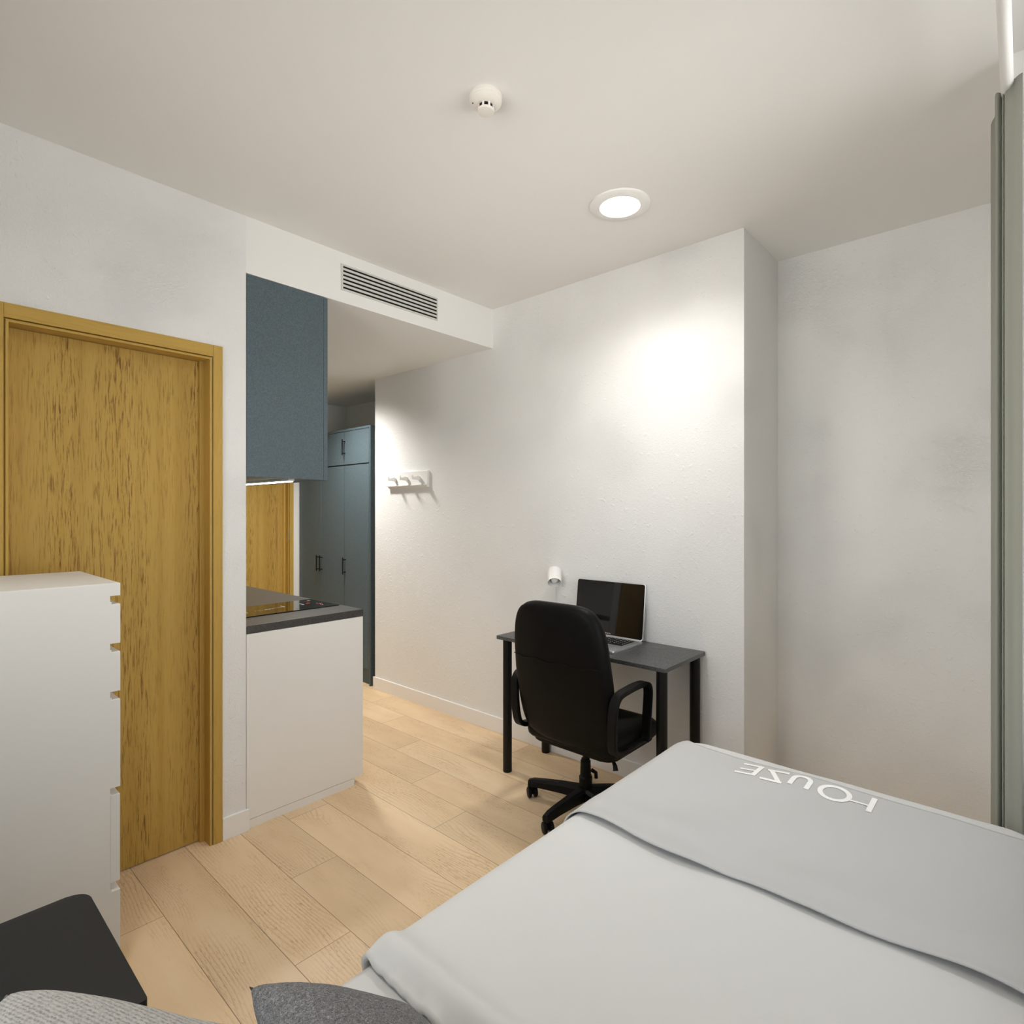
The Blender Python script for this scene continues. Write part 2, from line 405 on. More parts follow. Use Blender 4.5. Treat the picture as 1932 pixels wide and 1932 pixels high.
# ------------------------------------------------------------------ doors
def door(name, x0, x1, ztop, y, depth, left=True, hinge=False):
    """opening x0..x1 (visible jamb), casing .036 wide around"""
    r = struct_root(name, ((x0+x1)/2, y, 0))
    cw = .038
    bm = B(); bx(bm, x1, x1+cw, y-.012, y+.005, 0, ztop+.05, .002); struct('casing', bm, M['casing_v'], r)
    bm = B(); bx(bm, x0-cw, x0, y-.012, y+.005, 0, ztop+.05, .002); struct('casing', bm, M['casing_v'], r)
    bm = B(); bx(bm, x0, x1, y-.012, y+.005, ztop, ztop+.05, .002); struct('casing_head', bm, M['casing_h'], r)
    # jamb: a thin raised strip, a groove, then the reveal
    bm = B()
    bx(bm, x1-.013, x1-.005, y-.009, y+depth, 0, ztop-.005); bx(bm, x1-.005, x1+.01, y+.004, y+depth, 0, ztop)
    bx(bm, x0+.005, x0+.013, y-.009, y+depth, 0, ztop-.005); bx(bm, x0-.01, x0+.005, y+.004, y+depth, 0, ztop)
    bx(bm, x1-.032, x1-.013, y+.05, y+depth, 0, ztop-.013)
    struct('jamb', bm, M['casing_v'], r)
    bm = B(); bx(bm, x0+.013, x1-.013, y-.009, y+depth, ztop-.013, ztop-.005); bx(bm, x0+.005, x1-.005, y+.004, y+depth, ztop-.005, ztop+.01)
    struct('jamb_head', bm, M['casing_h'], r)
    bm = B(); bx(bm, x0+.014, x1-.014, y+.064, y+.104, .006, ztop-.015)
    struct('door_leaf', bm, M['door_leaf'], r)
    if hinge:
        bm = B()
        for z in (.3, 1.16, 1.9):
            for k in range(3): lathe(bm, [(.006, 0), (.006, .03)], 10, Matrix.Translation((x1-.006, y-.012, z+k*.033)))
        struct('hinge', bm, M['chrome'], r)
    return r
door('door_1', .289, .961, 2.082, YD, .12)
door('door_2', 1.745, 2.598, 2.082, YB, .11, hinge=True)

# ------------------------------------------------------------------ baseboards
bm = B(); bx(bm, .9995, XK+.012, YD-.012, YD, 0, .096, .0015); bx(bm, XL, .2505, YD-.012, YD, 0, .096, .0015)
struct('baseboard_left', bm, M['board'])
struct('baseboard_back', bx(B(), XW-.012, XW, .97, 3.912, 0, .094, .0015), M['board'])

# ------------------------------------------------------------------ kitchen
KX = 1.71
t_ = thing('base_cabinet', 'white kitchen base cabinet with plain end panel under the dark worktop', 'cabinet', (1.41, 3.4, 0))
bm = B(); bx(bm, XK+.004, KX, YD+.004, YD+.022, .040, .8725, .001); obj('end_panel', bm, M['kitchen_white'], t_)
obj('cabinet_body', bx(B(), XK+.004, KX-.022, YD+.0235, 4.58, .055, .872), M['kitchen_white'], t_)
obj('plinth', bx(B(), XK+.012, 1.66, YD+.006, 4.58, 0, .038), M['kitchen_white'], t_)
for k in range(3):
    d = obj('cabinet_door', bx(B(), KX-.021, KX-.001, YD+.026+k*.652, YD+.674+k*.652, .06, .868, .001), M['kitchen_white'], t_)
    obj('handle', tube(B(), [(KX+.018, YD+.10+k*.652, .80), (KX+.018, YD+.26+k*.652, .80)], .005), M['black_metal'], d)
tag(obj('worktop', bx(B(), XK+.002, KX+.001, YD+.002, 4.58, .874, .910, .0012), M['worktop']),
    'dark grey-brown stone-look worktop on the white base cabinet', 'worktop')
hob = thing('induction_hob', 'black glass induction hob with red digits set in the worktop', 'hob', (1.44, 2.94, .910))
obj('glass_top', bx(B(), 1.17, 1.692, 2.787, 3.092, .9102, .9150, .0012), M['glass_black'], hob)
bm = B(); zt = .9153
for x, y, w, d in ((1.238, 2.885, .004, .045), (1.452, 2.93, .004, .05), (1.342, 2.918, .03, .008), (1.37, 2.925, .02, .002)):
    bx(bm, x, x+w, y, y+d, zt-.0002, zt)
for k in range(9): bx(bm, 1.385+k*.0072, 1.389+k*.0072, 2.930, 2.9325, zt-.0002, zt)
for k in range(5): bx(bm, 1.29+k*.009, 1.294+k*.009, 2.915, 2.917, zt-.0002, zt)
for k in range(7): bx(bm, 1.555, 1.562, 2.925+k*.008, 2.930+k*.008, zt-.0002, zt)
for k in range(4): bx(bm, 1.628, 1.632, 2.85+k*.02, 2.858+k*.02, zt-.0002, zt)
for k in range(4): bx(bm, 1.64+k*.004, 1.642+k*.004, 3.03, 3.045, zt-.0002, zt)
obj('control_marks', bm, M['mark'], hob)
bm = B()
def digit8(bm, x, y, s):
    for a, b_, c, d in ((0, 1, 0, .12), (0, 1, .88, 1), (0, .12, 0, 1), (.88, 1, 0, 1), (.44, .56, 0, 1)):
        bx(bm, x+s*a, x+s*b_, y+s*.6*c, y+s*.6*d, zt-.0001, zt+.0001)
digit8(bm, 1.590, 2.95, .02); digit8(bm, 1.628, 2.885, .02)
for k in range(3): bx(bm, 1.615, 1.618, 2.99+k*.02, 2.994+k*.02, zt-.0002, zt)
obj('red_digits', bm, M['red_mark'], hob)['label'] = 'red display digits'

UX = 1.506
t_ = thing('wall_cabinet', 'tall blue-grey wall cabinet hanging above the worktop', 'cabinet', (1.3, 3.4, 1.577))
obj('cabinet_body', bx(B(), XK+.003, UX-.022, YD+.021, 4.58, 1.583, HC-.003), M['blue_grey'], t_)
obj('end_panel', bx(B(), XK+.003, UX-.0225, YD+.003, YD+.020, 1.5785, HC-.003, .001), M['blue_grey'], t_)
for k in range(3):
    obj('cabinet_door', bx(B(), UX-.0215, UX, YD+.0035+k*.662, YD+.6625+k*.662, 1.577, HC-.004, .001), M['blue_grey'], t_)
t_ = thing('strip_light', 'lit linear light strip mounted under the blue-grey wall cabinet', 'light', (1.345, 3.1, 1.577))
obj('housing', bx(B(), 1.330, 1.360, 2.645, 4.2, 1.5705, 1.5822), M['alu'], t_)
obj('diffuser', bx(B(), 1.334, 1.356, 2.650, 4.195, 1.5655, 1.5705), M['strip'], t_)

# ------------------------------------------------------------------ wardrobe
WY0, WY1, WX = 3.965, 5.118, 2.69
wd = thing('wardrobe', 'blue-grey built-in wardrobe with black bar handles at the corridor end', 'wardrobe', (2.95, 4.54, 0))
bm = B(); bx(bm, WX, 3.2, WY0, WY0+.018, 0, 2.13, .0008); bx(bm, WX+.022, 3.2, WY0+.018, WY1+.02, .13, 2.11)
bx(bm, WX, 3.2, WY0+.018, WY1+.02, 2.112, 2.13)
obj('cabinet_body', bm, M['blue_grey'], wd)
obj('plinth', bx(B(), WX+.03, WX+.045, WY0+.0185, WY1+.02, 0, .126), M['blue_grey'], wd)
def bar_handle(y, z0, z1, parent):
    bm = B(); x = WX-.028; tube(bm, [(x, y, z0), (x, y, z1)], .0055, 12)
    for z in (z0+.018, z1-.018): tube(bm, [(WX, y, z), (x, y, z)], .0045, 10)
    return obj('handle', bm, M['black_metal'], parent, smooth=True)
edges = [WY0+.021, 4.356, 4.737, WY1+.018]
for i in range(3):
    a, b_ = edges[i]+.0022, edges[i+1]-.0022
    lo = obj('door', bx(B(), WX+.001, WX+.0215, a, b_, .135, 1.816, .001), M['blue_grey'], wd)
    hi = obj('upper_door', bx(B(), WX+.001, WX+.0215, a, b_, 1.826, 2.108, .001), M['blue_grey'], wd)
    hy = (b_-.02) if i < 2 else (a+.03)
    bar_handle(hy, .888, 1.03, lo)
    if i == 0: bar_handle(b_-.012, 1.905, 2.042, hi)

# ------------------------------------------------------------------ ventilation grille
g = thing('air_vent', 'white slotted air conditioning grille on the lowered ceiling face', 'vent', (1.897, YD, 2.614))
x0, x1, z0, z1 = 1.577, 2.217, 2.549, 2.682
bm = B(); bx(bm, x0, x1, YD-.005, YD, z1-.009, z1); bx(bm, x0, x1, YD-.005, YD, z0, z0+.009)
bx(bm, x0, x0+.011, YD-.005, YD, z0+.009, z1-.009); bx(bm, x1-.006, x1, YD-.005, YD, z0+.009, z1-.009)
obj('frame', bm, M['grille'], g)
obj('backing', bx(B(), x0+.011, x1-.006, YD-.0012, YD, z0+.009, z1-.009), M['void'], g)
n = 6; zz0, zz1 = z0+.009, z1-.009; pitch = (zz1-zz0)/(n+.0)
for k in range(n-1):
    z = zz0 + .0104 + .0053 + k*(.0104+.0106)
    obj('slat', bx(B(), x0+.011, x1-.006, YD-.0045, YD-.0012, z-.0053, z+.0053), M['grille'], g)

# ------------------------------------------------------------------ ceiling fittings
sd = thing('smoke_detector', 'round white smoke detector on the ceiling', 'smoke detector', (1.293, 1.273, H))
T = Matrix.Translation((1.293, 1.273, H)) @ Matrix.Rotation(PI, 4, 'X')
bm = B(); lathe(bm, [(0, 0), (.050, 0), (.0515, .003), (.0515, .012), (.050, .0135), (.0505, .0145), (.050, .022), (.040, .029), (.0285, .033), (0, .033)], 48, T)
obj('base', bm, M['plastic_white'], sd, smooth=True)
bm = B(); lathe(bm, [(0, .045), (.0262, .045), (.0268, .047), (.0255, .052), (.020, .0535), (0, .0535)], 40, T)
obj('cap', bm, M['plastic_white'], sd, smooth=True)
bm = B(); lathe(bm, [(0, .033), (.0225, .033), (.0225, .045), (0, .045)], 32, T)
obj('chamber', bm, M['void'], sd)
bm = B()
for k in range(8):
    a = 2*PI*k/8 + .35
    c, s = math.cos(a), math.sin(a)
    vs = [T @ Vector((r_*math.cos(a+da), r_*math.sin(a+da), z)) for z in (.0325, .0455) for r_, da in ((.0232, -.13), (.0262, -.13), (.0262, .13), (.0232, .13))]
    v = [bm.verts.new(p) for p in vs]
    for f in ((0, 1, 2, 3), (4, 5, 6, 7), (0, 1, 5, 4), (1, 2, 6, 5), (2, 3, 7, 6), (3, 0, 4, 7)): bm.faces.new([v[i] for i in f])
obj('vane_ring', bm, M['plastic_white'], sd)
bm = B(); lathe(bm, [(0, 0), (.0028, 0), (.0028, .0015), (0, .0015)], 12, Matrix.Translation((1.293-.040*.80, 1.273+.040*.62, H-.0275)) @ Matrix.Rotation(PI, 4, 'X'))
obj('indicator', bm, M['void'], sd)

def downlight(x, y, z, label, R=.128, r=.084, energy=60):
    d = thing('downlight', label, 'light', (x, y, z), 'recessed round downlights')
    Tt = Matrix.Translation((x, y, z)) @ Matrix.Rotation(PI, 4, 'X')
    bm = B(); lathe(bm, [(R, 0), (R, .006), (R-.004, .009), (r+.006, .012), (r+.002, .012), (r, .009), (r, .003)], 64, Tt, caps=False)
    lathe(bm, [(0, .0005), (R, .0005)], 64, Tt, caps=False)
    obj('rim', bm, M['lamp_white'], d, smooth=True)
    bm = B(); lathe(bm, [(0, .006), (r-.001, .006), (r-.001, .004), (0, .004)], 48, Tt, caps=False)
    obj('diffuser', bm, M['led'], d)
    s = spot('downlight_beam', (x, y, z-.03), energy, WARM, 150, 1.0, .11)
    s.parent = d; s.location = (0, 0, -.03)
    return d
downlight(2.135, 1.295, H, 'round white lit downlight on the main ceiling above the desk', energy=70)
downlight(2.21, 4.04, HC, 'round lit downlight on the lowered corridor ceiling by the wardrobe', R=.09, r=.06, energy=185)
downlight(.10, 1.32, H, 'added unseen fill downlight on the main ceiling near the bed head, behind the viewer', energy=56)  # extra fill light added out of view to brighten the door side

# ------------------------------------------------------------------ coat rack
cr = thing('coat_rack', 'small white wall coat rack with three hooks near the wardrobe', 'coat rack', (XW, 3.45, 1.67))
bm = B(); bx(bm, XW-.020, XW, 3.222, 3.715, 1.622, 1.722, .002); obj('back_plate', bm, M['lamp_white'], cr)
bm = B(); bx(bm, XW-.034, XW-.0205, 3.228, 3.715, 1.616, 1.622, .001); bx(bm, XW-.0203, XW, 3.225, 3.70, 1.604, 1.6215); obj('lower_ledge', bm, M['lamp_white'], cr)
for y in (3.600, 3.455, 3.310):
    bm = B()
    prof = [(0, 1.680), (-.020, 1.687), (-.045, 1.675), (-.062, 1.672), (-.064, 1.690), (-.071, 1.690), (-.073, 1.660), (-.030, 1.657), (-.006, 1.655), (0, 1.640)]
    prism(bm, prof, y-.006, y+.006, lambda u, v, w: (XW-.0205+u, w, v), .0015)
    obj('hook', bm, M['lamp_white'], cr)

# ------------------------------------------------------------------ desk
dk = thing('desk', 'charcoal speckled desk on black round legs against the wall', 'desk', (2.475, 1.65, 0))
bm = B(); prism(bm, rrect(2.266, 2.683, 1.150, 2.152, .006), .727, .745, bev=.003); obj('desk_top', bm, M['desktop'], dk, smooth=True)
for x, y in ((2.312, 1.190), (2.650, 1.190), (2.314, 2.112), (2.650, 2.112)):
    bm = B(); lathe(bm, [(0, 0), (.0235, 0), (.0245, .003), (.0245, .722), (.0245, .727), (0, .727)], 28, Matrix.Translation((x, y, 0)))
    obj('leg', bm, M['black_metal'], dk, smooth=True)

# ------------------------------------------------------------------ laptop
LX0, LX1, LY0, LY1, LZ = 2.333, 2.618, 1.452, 1.878, .7452
lp = thing('laptop', 'open silver laptop with dark screen standing on the desk', 'laptop', ((LX0+LX1)/2, (LY0+LY1)/2, LZ))
bm = B(); prism(bm, rrect(LX0, LX1, LY0, LY1, .014), LZ+.001, LZ+.013, bev=.003); obj('base', bm, M['alu'], lp, smooth=True)
bm = B(); ny, nx = 15, 6; kx0, kx1, ky0, ky1 = 2.462, 2.590, LY0+.034, LY1-.034
bx(bm, kx0-.003, kx1+.003, ky0-.003, ky1+.003, LZ+.0128, LZ+.0133)
for i in range(nx):
    for j in range(ny):
        a = (kx1-kx0)/nx; b_ = (ky1-ky0)/ny
        if i == 0 and 5 <= j <= 9:
            if j == 5: bx(bm, kx0+.0015, kx0+a-.0015, ky0+5*b_+.0015, ky0+10*b_-.0015, LZ+.0133, LZ+.0146)
            continue
        bx(bm, kx0+i*a+.0015, kx0+(i+1)*a-.0015, ky0+j*b_+.0015, ky0+(j+1)*b_-.0015, LZ+.0133, LZ+.0146)
kb = obj('keyboard', bm, M['keys'], lp)
bm = B()
for i in range(1, nx):
    for j in range(ny):
        a = (kx1-kx0)/nx; b_ = (ky1-ky0)/ny
        x, y = kx0+(i+.5)*a, ky0+(j+.5)*b_
        bx(bm, x-.0030, x+.0030, y-.0022, y+.0014, LZ+.0145, LZ+.0148)
obj('key_legend', bm, M['mark'], kb)
obj('trackpad', bx(B(), 2.345, 2.448, (LY0+LY1)/2-.072, (LY0+LY1)/2+.072, LZ+.0126, LZ+.0133, .0003), M['alu'], lp)
tilt = math.radians(7.0)
LH = .290
def lid(u, v, w):   # u across (Y), v up the lid, w toward viewer (-X)
    return (LX1-.004 + v*math.sin(tilt) - w*math.cos(tilt), u, LZ+.013 + v*math.cos(tilt) + w*math.sin(tilt))
bm = B(); prism(bm, rrect(LY0, LY1, 0, LH, .013), -.004, .0018, lid, bev=.001); ld = obj('lid', bm, M['alu'], lp, smooth=True)
bm = B(); prism(bm, rrect(LY0+.003, LY1-.003, .006, LH-.003, .011), .0016, .0024, lid); obj('screen', bm, M['screen'], ld)
tx = bpy.data.curves.new('lid_text', 'FONT'); tx.body = 'MacBook Pro'; tx.size = .0085; tx.align_x = 'CENTER'; tx.extrude = .00008
to = bpy.data.objects.new('lid_text_source', tx); C.objects.link(to)
bpy.context.view_layer.update()
me = bpy.data.meshes.new_from_object(to.evaluated_get(bpy.context.evaluated_depsgraph_get()))
bpy.data.objects.remove(to)
bm = B(); bm.from_mesh(me); bpy.data.meshes.remove(me)
for v in bm.verts: v.co = Vector(lid((LY0+LY1)/2 - v.co.x, .012 + v.co.y, .0026 + v.co.z))
obj('brand_mark', bm, M['mark'], ld)

# ------------------------------------------------------------------ wall lamp over the desk
wl = thing('wall_lamp', 'small white cylindrical wall lamp with hanging cord above the desk', 'lamp', (XW, 2.04, 1.03))
ax = Vector((-.57, -.44, -.69)).normalized()
Q = Vector((2.655, 2.050, 1.080)); R4 = Matrix.Translation(Q) @ ax.to_track_quat('Z', 'Y').to_matrix().to_4x4()
bm = B(); lathe(bm, [(0, 0), (.030, 0), (.037, .003), (.040, .009), (.0405, .095), (.0385, .095), (.0375, .012), (.010, .008), (0, .008)], 36, R4)
obj('lamp_shade', bm, M['lamp_white'], wl, smooth=True)
bm = B(); lathe(bm, [(0, .01), (.012, .01), (.012, .035), (.014, .045), (.021, .060), (.022, .070), (.017, .083), (.008, .090), (0, .091)], 24, R4); obj('bulb', bm, M['bulb'], wl, smooth=True)
bm = B(); lathe(bm, [(0, 0), (.02, 0), (.02, .008), (.018, .010), (0, .010)], 28, Matrix.Translation((XW, 2.062, 1.040)) @ Matrix.Rotation(-PI/2, 4, 'Y')); obj('wall_plate', bm, M['lamp_white'], wl, smooth=True)
bm = B(); tube(bm, [(XW-.008, 2.062, 1.040), (2.660, 2.050, 1.050)], .006); obj('arm', bm, M['lamp_white'], wl, smooth=True)
bm = B()
tube(bm, [(XW-.008, 2.066, 1.02), (XW-.006, 2.068, .9), (XW-.006, 2.069, .76)], .0028, 8)
tube(bm, [(XW-.008, 2.046, 1.02), (XW-.006, 2.048, .9), (XW-.006, 2.049, .76)], .0028, 8)
obj('cord', bm, M['lamp_white'], wl, smooth=True)

# ------------------------------------------------------------------ office chair
ch = thing('office_chair', 'black leather swivel office chair with armrests pushed up to the desk', 'chair', (2.262, 1.56, 0))
YC = 1.520
# backrest shell: outline in (y, s) lofted in depth, curved and reclined
def back_pt(y, s, d):
    """s 0..1 up the back, d depth toward the seat"""
    z = .385 + s*.640
    x = 2.035 - .105*s - .02*math.sin(PI*s) + d + .035*((y)/.25)**2*(.7)
    return (x, YC+y, z)
def outline(inset, n=64):
    pts = []
    for k in range(n):
        a = 2*PI*k/n; c, s = math.cos(a), math.sin(a)
        e = 2/5.0
        u = math.copysign(abs(c)**e, c); v = math.copysign(abs(s)**(2/(4.4 if s > 0 else 6.5)), s)
        w = (.252 - .018*max(0, v)) - inset
        pts.append((u*w, .5 + v*(.5 - inset/.64)))
    return pts
bm = B(); rings = []
for inset, d in ((.10, -.004), (.045, -.003), (.022, -.002), (.012, .002), (.006, .008), (.012, .014), (.004, .022), (0, .034), (0, .052), (.008, .068), (.030, .080), (.07, .086), (.13, .088)):
    rings.append([bm.verts.new(back_pt(y, s, d)) for y, s in outline(inset)])
for a, b_ in zip(rings, rings[1:]):
    for k in range(64): bm.faces.new((a[k], a[(k+1) % 64], b_[(k+1) % 64], b_[k]))
for rg, d in ((rings[0], -.004), (rings[-1], .090)):
    # fill with concentric shrink so that the curvature stays smooth
    prev = rg
    for f in (.66, .33):
        cur = []
        for v in rg:
            y = v.co.y-YC; s = (v.co.z-.385)/.64
            cur.append(bm.verts.new(back_pt(y*f, .5+(s-.5)*f, d)))
        for k in range(64): bm.faces.new((prev[k], prev[(k+1) % 64], cur[(k+1) % 64], cur[k]))
        prev = cur
    bm.faces.new(prev)
br = obj('backrest', bm, M['leather'], ch, smooth=True, angle=60)
bm = B(); tube(bm, [Vector(back_pt(-.235+.47*i/20, .60+.008*math.sin(i), -.0052)) for i in range(21)], .0018, 6); obj('seam', bm, M['leather'], br, smooth=True)
# seat cushion
bm = B(); seat_o = rrect(2.045, 2.505, YC-.245, YC+.245, (.09, .05, .05, .09), 8); cx, cy = 2.275, YC
rings = []
for sc, z in ((.80, .370), (.95, .372), (.985, .382), (1.0, .402), (1.0, .425), (.985, .443), (.94, .455), (.82, .460), (.6, .452), (.3, .446)):
    rings.append([bm.verts.new((cx+(x-cx)*sc, cy+(y-cy)*sc, z - (.018*max(0, (x-2.40))/.1 if z > .41 else 0))) for x, y in seat_o])
nn = len(seat_o)
for a, b_ in zip(rings, rings[1:]):
    for k in range(nn): bm.faces.new((a[k], a[(k+1) % nn], b_[(k+1) % nn], b_[k]))
bm.faces.new(rings[0]); bm.faces.new(rings[-1])
obj('seat', bm, M['leather'], ch, smooth=True, angle=60)
bm = B(); prism(bm, rrect(2.07, 2.47, YC-.22, YC+.22, .05), .352, .369, bev=.004); bx(bm, 2.14, 2.38, YC-.08, YC+.12, .318, .353, .008)
obj('seat_pan', bm, M['black_plastic'], ch, smooth=True)
def armrest(side):
    y = YC + side*.259
    tilt_y = lambda z: y + side*.012*(z-.44)/.2
    P_ = []
    # loop: rear low -> rear top -> front top -> front low
    loop = [(2.13, .408), (2.065, .410), (2.024, .430), (2.012, .49), (2.010, .56), (2.012, .615), (2.026, .648), (2.055, .664), (2.11, .668), (2.18, .672), (2.25, .668), (2.288, .655), (2.302, .625), (2.302, .56), (2.30, .48), (2.298, .42), (2.285, .400)]
    # smooth the polyline (Chaikin)
    pts = loop
    for _ in range(2):
        q = [pts[0]]
        for a, b_ in zip(pts, pts[1:]): q += [(a[0]*.75+b_[0]*.25, a[1]*.75+b_[1]*.25), (a[0]*.25+b_[0]*.75, a[1]*.25+b_[1]*.75)]
        pts = q + [pts[-1]]
    bm = B(); rings = []
    n = len(pts)
    for i, (x, z) in enumerate(pts):
        a = pts[max(i-1, 0)]; b_ = pts[min(i+1, n-1)]
        dx, dz = b_[0]-a[0], b_[1]-a[1]; L = math.hypot(dx, dz); nx_, nz_ = -dz/L, dx/L
        yy = tilt_y(z); wy = .021; th = .011
        sec = [(wy, th*.5), (wy*.8, th), (-wy*.8, th), (-wy, th*.5), (-wy, -th*.5), (-wy*.8, -th), (wy*.8, -th), (wy, -th*.5)]
        rings.append([bm.verts.new((x + nx_*t2, yy + s2, z + nz_*t2)) for s2, t2 in sec])
    for a, b_ in zip(rings, rings[1:]):
        for k in range(8): bm.faces.new((a[k], a[(k+1) % 8], b_[(k+1) % 8], b_[k]))
    bm.faces.new(rings[0]); bm.faces.new(rings[-1])
    bx(bm, 2.09, 2.295, min(y, y-side*.06), max(y, y-side*.06), .395, .412, .003)
    return obj('armrest', bm, M['black_plastic'], ch, smooth=True, angle=40)
armrest(-1); armrest(1)
bxc, byc = 2.262, 1.560
bm = B(); lathe(bm, [(0, .09), (.030, .09), (.031, .16), (.026, .165), (.024, .235), (.020, .24), (.020, .245), (0, .245)], 24, Matrix.Translation((bxc, byc, 0)))
obj('column_cover', bm, M['black_plastic'], ch, smooth=True)
bm = B(); lathe(bm, [(0, .245), (.014, .245), (.014, .330), (0, .330)], 20, Matrix.Translation((bxc, byc, 0))); obj('gas_lift', bm, M['black_metal'], ch, smooth=True)
bm = B(); 
tube(bm, [(bxc+.02, byc-.02, .19), (bxc+.035, byc-.035, .175), (bxc+.036, byc-.036, .15)], .009, 10); obj('tension_knob', bm, M['black_plastic'], ch, smooth=True)
bm = B(); lathe(bm, [(0, .055), (.042, .055), (.050, .070), (.050, .100), (.040, .112), (0, .112)], 28, Matrix.Translation((bxc, byc, 0)))
obj('hub', bm, M['black_plastic'], ch, smooth=True)
for k in range(5):
    a = math.radians(106 + 72*k); dx, dy = math.cos(a), math.sin(a); px_, py_ = -dy, dx
    bm = B(); rings = []
    for r_, w_, zt_, zb_ in ((.03, .030, .114, .062), (.12, .025, .110, .064), (.22, .021, .101, .062), (.270, .019, .095, .058), (.295, .017, .086, .056)):
        x, y = bxc+dx*r_, byc+dy*r_
        sec = [(w_, zb_), (w_, zt_-.012), (w_*.55, zt_), (-w_*.55, zt_), (-w_, zt_-.012), (-w_, zb_)]
        rings.append([bm.verts.new((x+px_*s2, y+py_*s2, z)) for s2, z in sec])
    for a_, b_ in zip(rings, rings[1:]):
        for q in range(6): bm.faces.new((a_[q], a_[(q+1) % 6], b_[(q+1) % 6], b_[q]))
    bm.faces.new(rings[0]); bm.faces.new(rings[-1])
    lg = obj('base_leg', bm, M['black_plastic'], ch, smooth=True)
    # caster: twin wheels and fork under the tip
    x, y = bxc+dx*.278, byc+dy*.278
    ca = math.radians(106 + 72*k + (40, -30, 60, 15, -50)[k]); cx_, cy_ = math.cos(ca), math.sin(ca)
    bm = B()
    Tc = Matrix.Translation((x, y, .0265)) @ Vector((cx_, cy_, 0)).to_track_quat('Z', 'Y').to_matrix().to_4x4()
    for s2 in (-1, 1):
        lathe(bm, [(0, s2*.007), (.022, s2*.007), (.0262, s2*.010), (.0262, s2*.020), (.022, s2*.024), (.010, s2*.025), (0, s2*.025)], 28, Tc)
    lathe(bm, [(0, -.010), (.012, -.010), (.012, .010), (0, .010)], 16, Tc)
    tube(bm, [(x, y, .03), (x, y, .060)], .008, 10)
    obj('caster', bm, M['black_plastic'], lg, smooth=True)
bm = B(); tube(bm, [(2.20, 1.44, .345), (2.16, 1.37, .352), (2.125, 1.325, .350), (2.108, 1.302, .335), (2.104, 1.297, .318)], [.005, .005, .006, .010, .012], 10)
obj('tilt_lever', bm, M['black_plastic'], ch, smooth=True)

# ------------------------------------------------------------------ chest of drawers
CY0, CY1, CXF, CXI, CX0, CZ = 2.040, 2.548, .495, .469, .012, 1.206
cd = thing('chest_of_drawers', 'tall white chest of drawers with notch grips in front of the wooden door', 'chest of drawers', ((CX0+CXF)/2, (CY0+CY1)/2, 0))
bm = B(); bx(bm, CX0, CXI, CY0, CY1, 0, 1.168, 0); obj('carcass', bm, M['lacquer'], cd)
bm = B(); bx_top(bm, CX0, CXF, CY0, CY1, 1.168, CZ, .0018); obj('top', bm, M['lacquer'], cd)
# notch levels: (drawer bottom, drawer top)
lv = [(1.0245, 1.143), (.880, .999), (.5905, .855), (.305, .567), (.012, .280)]
for i, (za, zb) in enumerate(lv):
    dy = .004 if i == 3 else 0
    dx = .0015 if i == 3 else 0
    bm = B(); bx_top(bm, CXI+dx, CXF, CY0+dy, CY1-dy, za, zb, .0015)
    obj('drawer_front', bm, M['lacquer'], cd)
    # the channel behind each grip is a shallow white tray
    obj('grip_rail', bx(B(), CXI, CXI+.004, CY0+.0005, CY1-.0005, zb+.0001, zb+.007), M['lacquer'], cd)

# ------------------------------------------------------------------ nightstand
ns = thing('nightstand', 'low black bedside table with rounded corners between chest and bed', 'nightstand', (.12, 1.465, 0))
bm = B(); prism(bm, rrect(-.20, .344, 1.234, 1.704, (.042, .02, .02, .006)), .482, .500, bev=.0015); obj('table_top', bm, M['side_black'], ns, smooth=True)
bm = B(); prism(bm, rrect(-.19, .337, 1.238, 1.697, (.040, .02, .02, .004)), .06, .4815); obj('body', bm, M['side_black'], ns, smooth=True)
for x in (-.15, .30):
    for y in (1.28, 1.65): obj('leg', bx(B(), x-.015, x+.015, y-.015, y+.015, 0, .0595), M['black_metal'], ns)

# ------------------------------------------------------------------ bed
BX0, BX1, BY0, BY1 = -.30, 2.030, -.05, .946
bd = thing('bed', 'low white single bed base beneath the mattress', 'bed', (.9, .45, 0))
obj('base', bx(B(), BX0+.04, BX1-.08, BY0+.04, BY1-.06, .12, .30, .01), M['linen'], bd)
for x in (BX0+.1, BX1-.15):
    for y in (BY0+.1, BY1-.12): obj('leg', bx(B(), x-.02, x+.02, y-.02, y+.02, 0, .12), M['black_metal'], bd)

def drape_surface(x0, x1, y0, y1, ztop, R, Rc, ext, off, splay=0.0, nx=90, ny=60, edges='', wob=0.0, xr=None, yr=None, seed=0.0, zf=None, warp=None):
    """cloth over a rounded block: plan rect with corner radius Rc, top edge radius R; off = distance above the block.
       xr/yr limit the cloth in flat coordinates."""
    ix0, ix1, iy0, iy1 = x0+Rc, x1-Rc, y0+Rc, y1-Rc
    bm = B(); grid = []
    for i in range(nx+1):
        row = []
        for j in range(ny+1):
            a = xr[0] + (xr[1]-xr[0])*i/nx; b_ = yr[0] + (yr[1]-yr[0])*j/ny
            if warp: a = warp(a, b_)
            row.append(bm.verts.new(dr_map(a, b_, (ix0, ix1, iy0, iy1), ztop, R, Rc, off, splay, wob, seed, zf)))
        grid.append(row)
    for i in range(nx):
        for j in range(ny): bm.faces.new((grid[i][j], grid[i+1][j], grid[i+1][j+1], grid[i][j+1]))
    return bm
